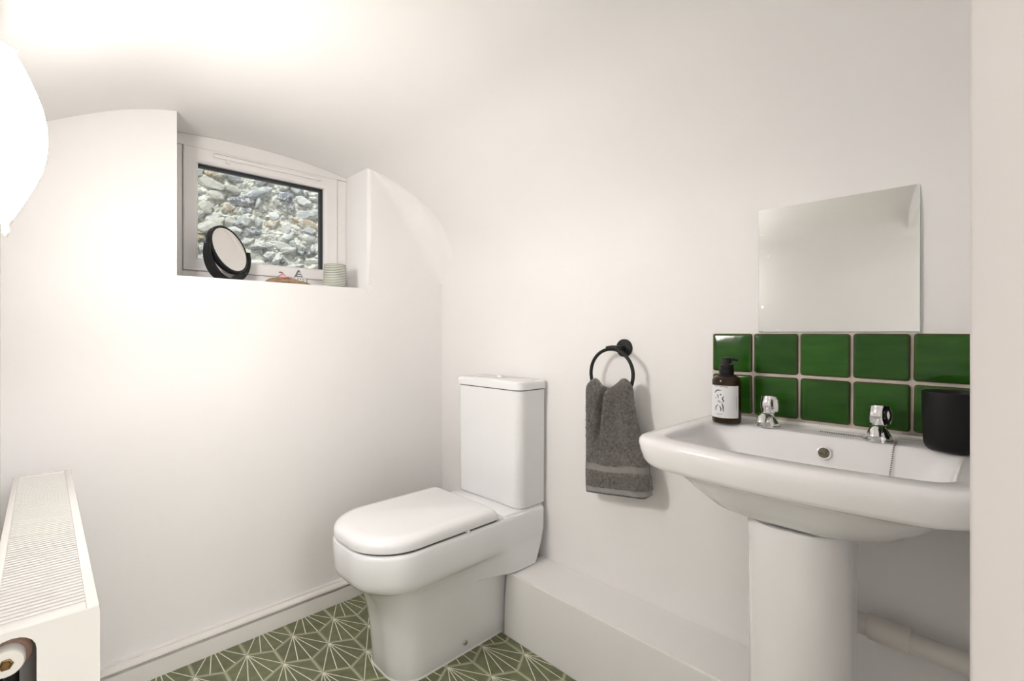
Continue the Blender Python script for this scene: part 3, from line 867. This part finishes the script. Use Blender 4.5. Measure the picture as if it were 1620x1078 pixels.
# ------------------------------------------------------------------ towel ring and towel
RY, RZ, RXO = .820, .8795, 1.214
trg = thing('towel_ring', 'matt black towel ring fixed to the wall', 'towel ring', (XR, .809, .956))
loft('wall_rose', [circle((.809, .956), r, x, 36, 'x') for r, x in ((.027, XR - .0005), (.027, XR - .006), (.026, XR - .0075), (.0100, XR - .0078))], M['black'], trg)
tube('post', [(XR - .007, .809, .956), (RXO + .012, .811, .957), (RXO, .8135, .957)], .0078, M['black'], trg, 18)
tube('ring_clasp', [(RXO, .800, .9565), (RXO, .8165, .9572), (RXO, .836, .9560)], [.0062, .0078, .0062], M['black'], trg, 16)
rv = []; rfc = []
NS, NT = 64, 12
for i in range(NS):
    a = 2 * math.pi * i / NS
    for k in range(NT):
        b = 2 * math.pi * k / NT
        rr = .0740 + .0052 * math.cos(b)
        rv.append((RXO + .0052 * math.sin(b), RY + rr * math.sin(a), RZ + rr * math.cos(a)))
        rfc.append((i * NT + k, i * NT + (k + 1) % NT, ((i + 1) % NS) * NT + (k + 1) % NT, ((i + 1) % NS) * NT + k))
obj('ring', rv, rfc, M['black'], trg, smooth=True)

# towel: closed folded bundle lofted from its hem up to where it is pulled through the ring
tow = thing('hand_towel', 'dark grey terry hand towel hanging through the black ring', 'towel', (1.20, .80, .53))
ZT, ZB = .868, .527
NJ, NI = 70, 96
def lerp(a, b, t): return a + (b - a) * t
def sm(t): t = max(0, min(1, t)); return t * t * (3 - 2 * t)
def towel_pt(s, u):
    """s 0 bottom .. 1 top, u in [0,1) round the section: 0-.5 front (left to right in view), .5-1 back"""
    # y limits: left in view is larger y
    wl = lerp(.905, .897, s); wr = lerp(.684, .742, sm(s * 1.05))
    front = u < .5
    q = u * 2 if front else (1 - u) * 2           # 0 = left edge, 1 = right edge
    y = lerp(wl, wr, q)
    xf = lerp(1.184, 1.176, s); xb = lerp(1.236, 1.226, s)
    edge = math.sqrt(max(0, 1 - (2 * q - 1) ** 6))
    xm = (xf + xb) / 2
    th = (xb - xf) / 2
    bulge = edge
    x = xm - th * bulge if front else xm + th * bulge
    if front:
        # the long diagonal fold: a valley running from the top middle down to the left
        vq = lerp(.20, .42, sm((s - .25) / .75)); dep = .036 * sm((s - .10) / .65)
        x += dep * math.exp(-((q - vq) / .065) ** 2) * edge
        x -= .016 * math.exp(-((q - vq - .16) / .10) ** 2) * sm((s - .15) / .6) * edge
        x -= .007 * math.exp(-((q - .85) / .09) ** 2) * edge
        x += .014 * math.exp(-((q - .68) / .07) ** 2) * sm((s - .35) / .5) * edge
    if front: x = min(x, 1.2065)
    # top rounds over, with two humps either side of the fold
    hump = .026 * math.exp(-((q - .16) / .15) ** 2) + .032 * math.exp(-((q - .82) / .17) ** 2) - .016
    z = lerp(.518 + .031 * q, ZT - .014 + hump, s)
    if s > .93:
        k = (s - .93) / .07
        x = lerp(x, xm + .004, k * k * .85); 
    return Vector((x, y, z))
def towel_rows(s0, s1, n, puff=0.0, seed=0.0, jit=.0009):
    rows = []
    for j in range(n + 1):
        s = lerp(s0, s1, j / n); row = []
        for i in range(NI):
            u = (i + .5) / NI
            p = towel_pt(s, u)
            c = towel_pt(s, .25) * .5 + towel_pt(s, .75) * .5
            d = Vector((-1 if u < .5 else 1, 0, 0))
            p = p + d * puff
            nn = noise.noise(p * 160 + Vector((seed, 0, 0))) * jit + noise.noise(p * 70) * .0016
            row.append(tuple(p + d * nn))
        rows.append(row)
    return rows
Sb = lambda py: (1 - (py - 528) / 761 * 1.40 - ZB) / (ZT - ZB)
s_hem, s_b0, s_b1 = .052, .198, .262
def towel_part(name, s0, s1, n, m, puff, c0, c1, parent=tow):
    return loft(name, towel_rows(s0, s1, n, puff), m, parent, c0, c1, 70)
tf1 = towel_part('lower_pile', s_hem - .004, s_b0 + .002, 14, M['terry'], .0, True, True)
towel_part('hem', 0, s_hem, 6, M['hem'], -.0022, True, True)
towel_part('woven_band', s_b0, s_b1, 8, M['terry_band'], -.0024, True, True)
towel_part('pile', s_b1 - .002, 1.0, NJ, M['terry'], .0, True, True)
# back fall of the towel, a little longer and set back, seen under the front hem
v = []; f = []
bk = []
for z, ins in ((.5095, .0), (.5115, -.002), (.575, -.003), (.70, .0)):
    ring_ = rrect(1.205, 1.240, .705 + ins, .908 - ins * 2, [.010] * 4, z, n=5, m=6)
    bk.append([(x, y, z + (.028 * (.905 - y) / .221 if z < .53 else 0)) for x, y, z in ring_])
loft('back_fall', bk, M['terry'], tow)
# terry loops: short tufts standing off the pile
random.seed(5)
tv = []; tfc = []
for k in range(26000):
    s = random.random(); u = random.random() * .54
    if s < s_hem or s_b0 < s < s_b1: continue
    p = towel_pt(s, u if u < .5 else .5 + (u - .5))
    d = Vector((-1 if u < .5 else .4, random.uniform(-.8, .8), random.uniform(-.9, .5))).normalized()
    w = Vector((random.uniform(-.3, .3), random.uniform(-1, 1), random.uniform(-1, 1))).normalized() * .0007
    L_ = random.uniform(.0016, .0032); b0 = len(tv)
    nn = noise.noise(p * 70) * .0016
    p = p + Vector((-1 if u < .5 else 1, 0, 0)) * (nn - .0003)
    tv += [tuple(p - w), tuple(p + w), tuple(p + d * L_ + w * .6), tuple(p + d * L_ - w * .6)]
    tfc.append((b0, b0 + 1, b0 + 2, b0 + 3))
to = obj('terry_loops', tv, tfc, M['terry'], tow); to['kind'] = 'stuff'

# ------------------------------------------------------------------ radiator
RX0, RX1, RY0, RY1, RZ0, RZ1 = -.050, .052, .792, 1.642, .07, .660
rad = thing('radiator', 'white panel radiator with slatted top grille against the left wall', 'radiator', (.01, 1.2, 0))
box('front_panel', RX1 - .009, RX1, RY0 + .006, RY1 - .006, RZ0, RZ1 - .012, M['rad'], rad, .004)
box('rear_panel', RX0, RX0 + .006, RY0 + .008, RY1 - .008, RZ0, RZ1 - .012, M['rad'], rad, .002)
box('inner_core', RX0 + .020, RX1 - .022, RY0 + .06, RY1 - .06, RZ0 + .03, RZ1 - .035, M['raddark'], rad)
# end plates, the near one with a slotted opening at the valve
def end_plate(name, y0, y1, hole):
    ox = rrect(RX0, RX1 - .0005, RZ0, RZ1 - .0008, [.006] * 4, 0, n=5, m=6)
    bm = bmesh.new()
    if not hole:
        vs_ = [[bm.verts.new((x, y, z)) for x, z, _ in ox] for y in (y0, y1)]
        bm.faces.new(vs_[0]); bm.faces.new(vs_[1])
        for k in range(len(ox)): bm.faces.new((vs_[0][k], vs_[0][(k + 1) % len(ox)], vs_[1][(k + 1) % len(ox)], vs_[1][k]))
    else:
        hx0, hx1, hz0, hz1 = hole
        ih = rrect(hx0, hx1, hz0, hz1, [.0195] * 4, 0, n=5, m=6)
        A = [[bm.verts.new((x, y, z)) for x, z, _ in ox] for y in (y0, y1)]
        B = [[bm.verts.new((x, y, z)) for x, z, _ in ih] for y in (y0, y1)]
        n = len(ox)
        for k in range(n):
            j = (k + 1) % n
            bm.faces.new((A[0][k], A[0][j], B[0][j], B[0][k])); bm.faces.new((A[1][k], B[1][k], B[1][j], A[1][j]))
            bm.faces.new((A[0][k], A[1][k], A[1][j], A[0][j])); bm.faces.new((B[0][k], B[0][j], B[1][j], B[1][k]))
    return sharp(obj_bm(name, bm, M['rad'], rad), 30)
HC = (-.0245, .622)
ep = end_plate('end_plate', RY0, RY0 + .0025, (-.0460, -.0050, .545, .651))
end_plate('end_plate', RY1 - .0025, RY1, None)
# top casing rim and grille slats
bm = bmesh.new()
zt0, zt1 = RZ1 - .010, RZ1
add_box(bm, RX1 - .013, RX1 - .0008, RY0 + .0025, RY1 - .0025, zt0, zt1, .002)
add_box(bm, RX0, RX0 + .010, RY0 + .0025, RY1 - .0025, zt0, zt1, .002)
add_box(bm, RX0 + .010, RX1 - .013, RY0 + .0025, RY0 + .026, zt0, zt1 - .0005, .001)
add_box(bm, RX0 + .010, RX1 - .013, RY1 - .020, RY1 - .0025, zt0, zt1 - .0005, .001)
sharp(obj_bm('top_casing', bm, M['rad'], rad), 30)
bm = bmesh.new()
y = RY0 + .030
while y < RY1 - .024:
    add_box(bm, RX0 + .010, RX1 - .013, y, y + .0062, zt0 - .004, zt1 - .0012)
    y += .0108
sl = obj_bm('grille_slats', bm, M['rad'], rad); sl['kind'] = 'stuff'
# valve tail inside the opening
nutc = (-.030, .622)
vn = loft('valve_nut', [circle(nutc, r, y, 28, 'y') for r, y in ((.016, RY0 + .020), (.016, RY0 + .006), (.0145, RY0 + .004), (.008, RY0 + .0038))], M['nylon'], rad)
loft('valve_key', [circle(nutc, r, y, 6, 'y') for r, y in ((.0065, RY0 + .0045), (.0065, RY0 + .0020), (.0050, RY0 + .0016), (.0035, RY0 + .003))], M['brass'], vn)
loft('tapping_boss', [circle((-.030, .624), r, y, 28, 'y') for r, y in ((.0215, RY0 + .055), (.0215, RY0 + .024), (.018, RY0 + .022))], M['copper'], rad)
tube('valve_tail', [(-.0260, RY0 + .016, .615), (-.0260, RY0 + .016, .58), (-.0260, RY0 + .016, .52), (-.0260, RY0 + .02, .30)], .0066, M['blackplastic'], rad, 16)
for yy in (RY0 + .16, RY1 - .16):
    box('wall_bracket', XL + .0005, RX0 + .001, yy, yy + .03, .25, .45, M['rad'], rad)

# ------------------------------------------------------------------ lit wall lantern
LY, LZ = 1.10, 1.318
lam = thing('wall_lantern', 'glowing white glass lantern with a pointed finial on the left wall', 'wall light', (XL, LY, LZ))
lp = [(.010, -.150), (.020, -.143), (.036, -.124), (.050, -.102), (.061, -.080), (.069, -.056), (.0735, -.030), (.0750, -.004), (.0740, .020), (.070, .045), (.063, .070), (.053, .094), (.040, .116), (.026, .134), (.014, .144)]
ll = []
for r, dz in lp:
    ring = []
    for k in range(33):
        a = -math.pi / 2 + math.pi * k / 32
        off = .024 * max(0, (abs(dz) - .07) / .08) ** 1.5
        ring.append((XL + .0065 + off + r * math.cos(a) * (1 - off * 9), LY + r * 1.85 * math.sin(a), LZ + dz * .91))
    ll.append(ring)
loft('glass_shade', ll, M['lamp'], lam, ang=60)
box('back_plate', XL + .0005, XL + .006, LY - .09, LY + .09, LZ - .10, LZ + .10, M['upvc'], lam, .002)
lathe('finial', (XL + .0335, LY), [(.002, LZ - .165), (.0042, LZ - .160), (.0050, LZ - .153), (.0048, LZ - .147), (.0075, LZ - .142), (.0095, LZ - .137), (.0095, LZ - .130)], M['upvc'], lam, 20)
lathe('top_cap', (XL + .032, LY), [(.010, LZ + .128), (.015, LZ + .1315), (.015, LZ + .134), (.008, LZ + .137), (.003, LZ + .140)], M['upvc'], lam, 20)

# ------------------------------------------------------------------ vanity mirror on the sill
vc = Vector((.449, 1.832, 1.282)); n0 = Vector((.62, -.785, 0)).normalized(); e1 = Vector((.785, .62, 0)).normalized(); zz = Vector((0, 0, 1))
van = thing('vanity_mirror', 'round black tilting make-up mirror standing on the window sill', 'mirror', (vc.x, vc.y, SILL))
tl = R(17); nv = (n0 * math.cos(tl) + zz * math.sin(tl)); e2 = (zz * math.cos(tl) - n0 * math.sin(tl))
def disc(r, d, n=48): return [tuple(vc + nv * d + e1 * (r * math.cos(2 * math.pi * k / n)) + e2 * (r * math.sin(2 * math.pi * k / n))) for k in range(n)]
hdz = loft('mirror_head', [disc(r, d) for r, d in ((.074, -.014), (.080, -.013), (.0835, -.009), (.0845, 0), (.0835, .007), (.0805, .0085), (.0765, .0075), (.0745, .0058))], M['black'], van)
obj('looking_glass', disc(.0755, .0066), [tuple(range(48))], M['mirror_small'], hdz)
# cradle: thick crescent in the upright plane, flat underneath, broad foot and tapering arms
cv = []; cf = []; NC = 41
for i in range(NC):
    a = R(180 + 6 - 192 * 0 + (168) * i / (NC - 1))      # from left arm, through the bottom, to the right arm
    a = R(176 + 188 * i / (NC - 1))
    ca, sa = math.cos(a), math.sin(a)
    low = max(0, -sa)
    ri = .0885 + .0085 * low; ro = .0965 + .010 * low
    wd = lerp(.011, .021, low ** .8)
    for r, d in ((ri, -wd), (ri, wd * .75), (ro, wd), (ro, -wd)):
        p = vc + e1 * (r * ca) + zz * max(r * sa, SILL + .0008 - vc.z if r == ro else SILL + .006 - vc.z) + n0 * d
        cv.append(tuple(p))
    if i:
        b = 4 * i
        for k in range(4): cf.append((b - 4 + k, b - 4 + (k + 1) % 4, b + (k + 1) % 4, b + k))
cf += [(0, 1, 2, 3), (4 * NC - 1, 4 * NC - 2, 4 * NC - 3, 4 * NC - 4)]
o = obj('cradle', cv, cf, M['black'], van)
bm = bmesh.new(); bm.from_mesh(o.data); bmesh.ops.recalc_face_normals(bm, faces=bm.faces); bm.to_mesh(o.data); bm.free(); sharp(o, 40)
for s in (-1, 1):
    a = vc + e1 * (.082 * s); b = vc + e1 * (.091 * s)
    tube('pivot_pin', [a, b], .004, M['black'], van, 12)

# ------------------------------------------------------------------ driftwood ornament
ox, oy, oz = .633, 1.800, SILL
orn = thing('driftwood_ornament', 'tiny painted cottages on a piece of driftwood on the sill', 'ornament', (ox, oy, oz))
lp = []
for i in range(15):
    t = i / 14; x = ox - .078 + .156 * t
    h = .006 + .019 * math.sin(math.pi * min(1, t * 1.02)) ** .6 * (1.15 - .55 * t); w = .006 + .014 * math.sin(math.pi * t) ** .5
    ring = []
    for k in range(14):
        a = 2 * math.pi * k / 14
        j = 1 + .18 * noise.noise(Vector((x * 60, math.cos(a) * 2, math.sin(a) * 2)))
        ring.append((x, oy + w * math.cos(a) * j, oz + .0008 + max(0, h * (.5 + .5 * math.sin(a) * j))))
    lp.append(ring)
loft('driftwood', lp, M['drift'], orn, ang=70)
def cottage(x, w, d, zb, h, rh, wall, roof, stripes, name='cottage'):
    c = box(name, x - w / 2, x + w / 2, oy - d / 2, oy + d / 2, zb, zb + h, wall, orn)
    v = [(x - w / 2 - .002, oy - d / 2 - .001, zb + h), (x + w / 2 + .002, oy - d / 2 - .001, zb + h), (x, oy - d / 2 - .001, zb + h + rh),
         (x - w / 2 - .002, oy + d / 2 + .001, zb + h), (x + w / 2 + .002, oy + d / 2 + .001, zb + h), (x, oy + d / 2 + .001, zb + h + rh)]
    obj('roof', v, [(0, 1, 2), (5, 4, 3), (0, 3, 4, 1), (1, 4, 5, 2), (2, 5, 3, 0)], roof, c)
    for q in stripes:
        zz_ = zb + h + rh * q; hw = (w / 2 + .002) * (1 - q) * .62
        box('roof_band', x - hw, x + hw, oy - d / 2 - .0022, oy - d / 2 - .0012, zz_, zz_ + rh * .16, M['whitepaint'], c)
    for s in (-1, 1):
        box('window', x + s * w * .22 - .0016, x + s * w * .22 + .0016, oy - d / 2 - .0012, oy - d / 2 - .0002, zb + h * .3, zb + h * .68, M['slate'], c)
    return c
cottage(.668, .022, .014, oz + .0155, .014, .026, M['whitepaint'], M['slate'], (.14, .46))
cottage(.612, .020, .012, oz + .0185, .012, .008, M['pinkpaint'], M['redpaint'], (.2,))
box('red_cottage', .622, .634, oy - .007, oy + .004, oz + .018, oz + .028, M['redpaint'], orn)
tube('perched_gull', [(.600, oy - .002, oz + .0405), (.603, oy - .002, oz + .042), (.609, oy - .002, oz + .041), (.616, oy - .002, oz + .0395)], [.0012, .0026, .0022, .0006], M['slate'], orn, 8)
box('blue_cottage', .684, .694, oy - .006, oy + .005, oz + .0125, oz + .026, M['bluepaint'], orn)
box('mooring_post', .6965, .6985, oy - .004, oy - .002, oz + .011, oz + .027, M['slate'], orn)

# ------------------------------------------------------------------ ribbed cup
cx_, cy_ = .8045, 1.800
prof = []; rimv = []
for i in range(121):
    t = i / 120; z = SILL + .0006 + .088 * t
    g = .5 + .5 * math.cos(2 * math.pi * 14 * t)
    r = .0385 + .0028 * math.sin(math.pi * (t * .75 + .12)) + (.0007 * g) - (.006 * (1 - min(1, t / .05)) ** 2)
    prof.append((r, z)); rimv.append((1 - g) ** 2)
prof += [(.0375, SILL + .0886), (.0365, SILL + .085), (.034, SILL + .02), (.01, SILL + .012)]; rimv += [0, 0, .2, .3]
vv, ff = loft_data([circle((cx_, cy_), r, z, 36) for r, z in prof])
cup = obj('cup', vv, ff, M['cup'], None, smooth=True, rim=[r for r in rimv for _ in range(36)])
tag(cup, 'pale grey-green ribbed ceramic cup on the window sill', 'cup')
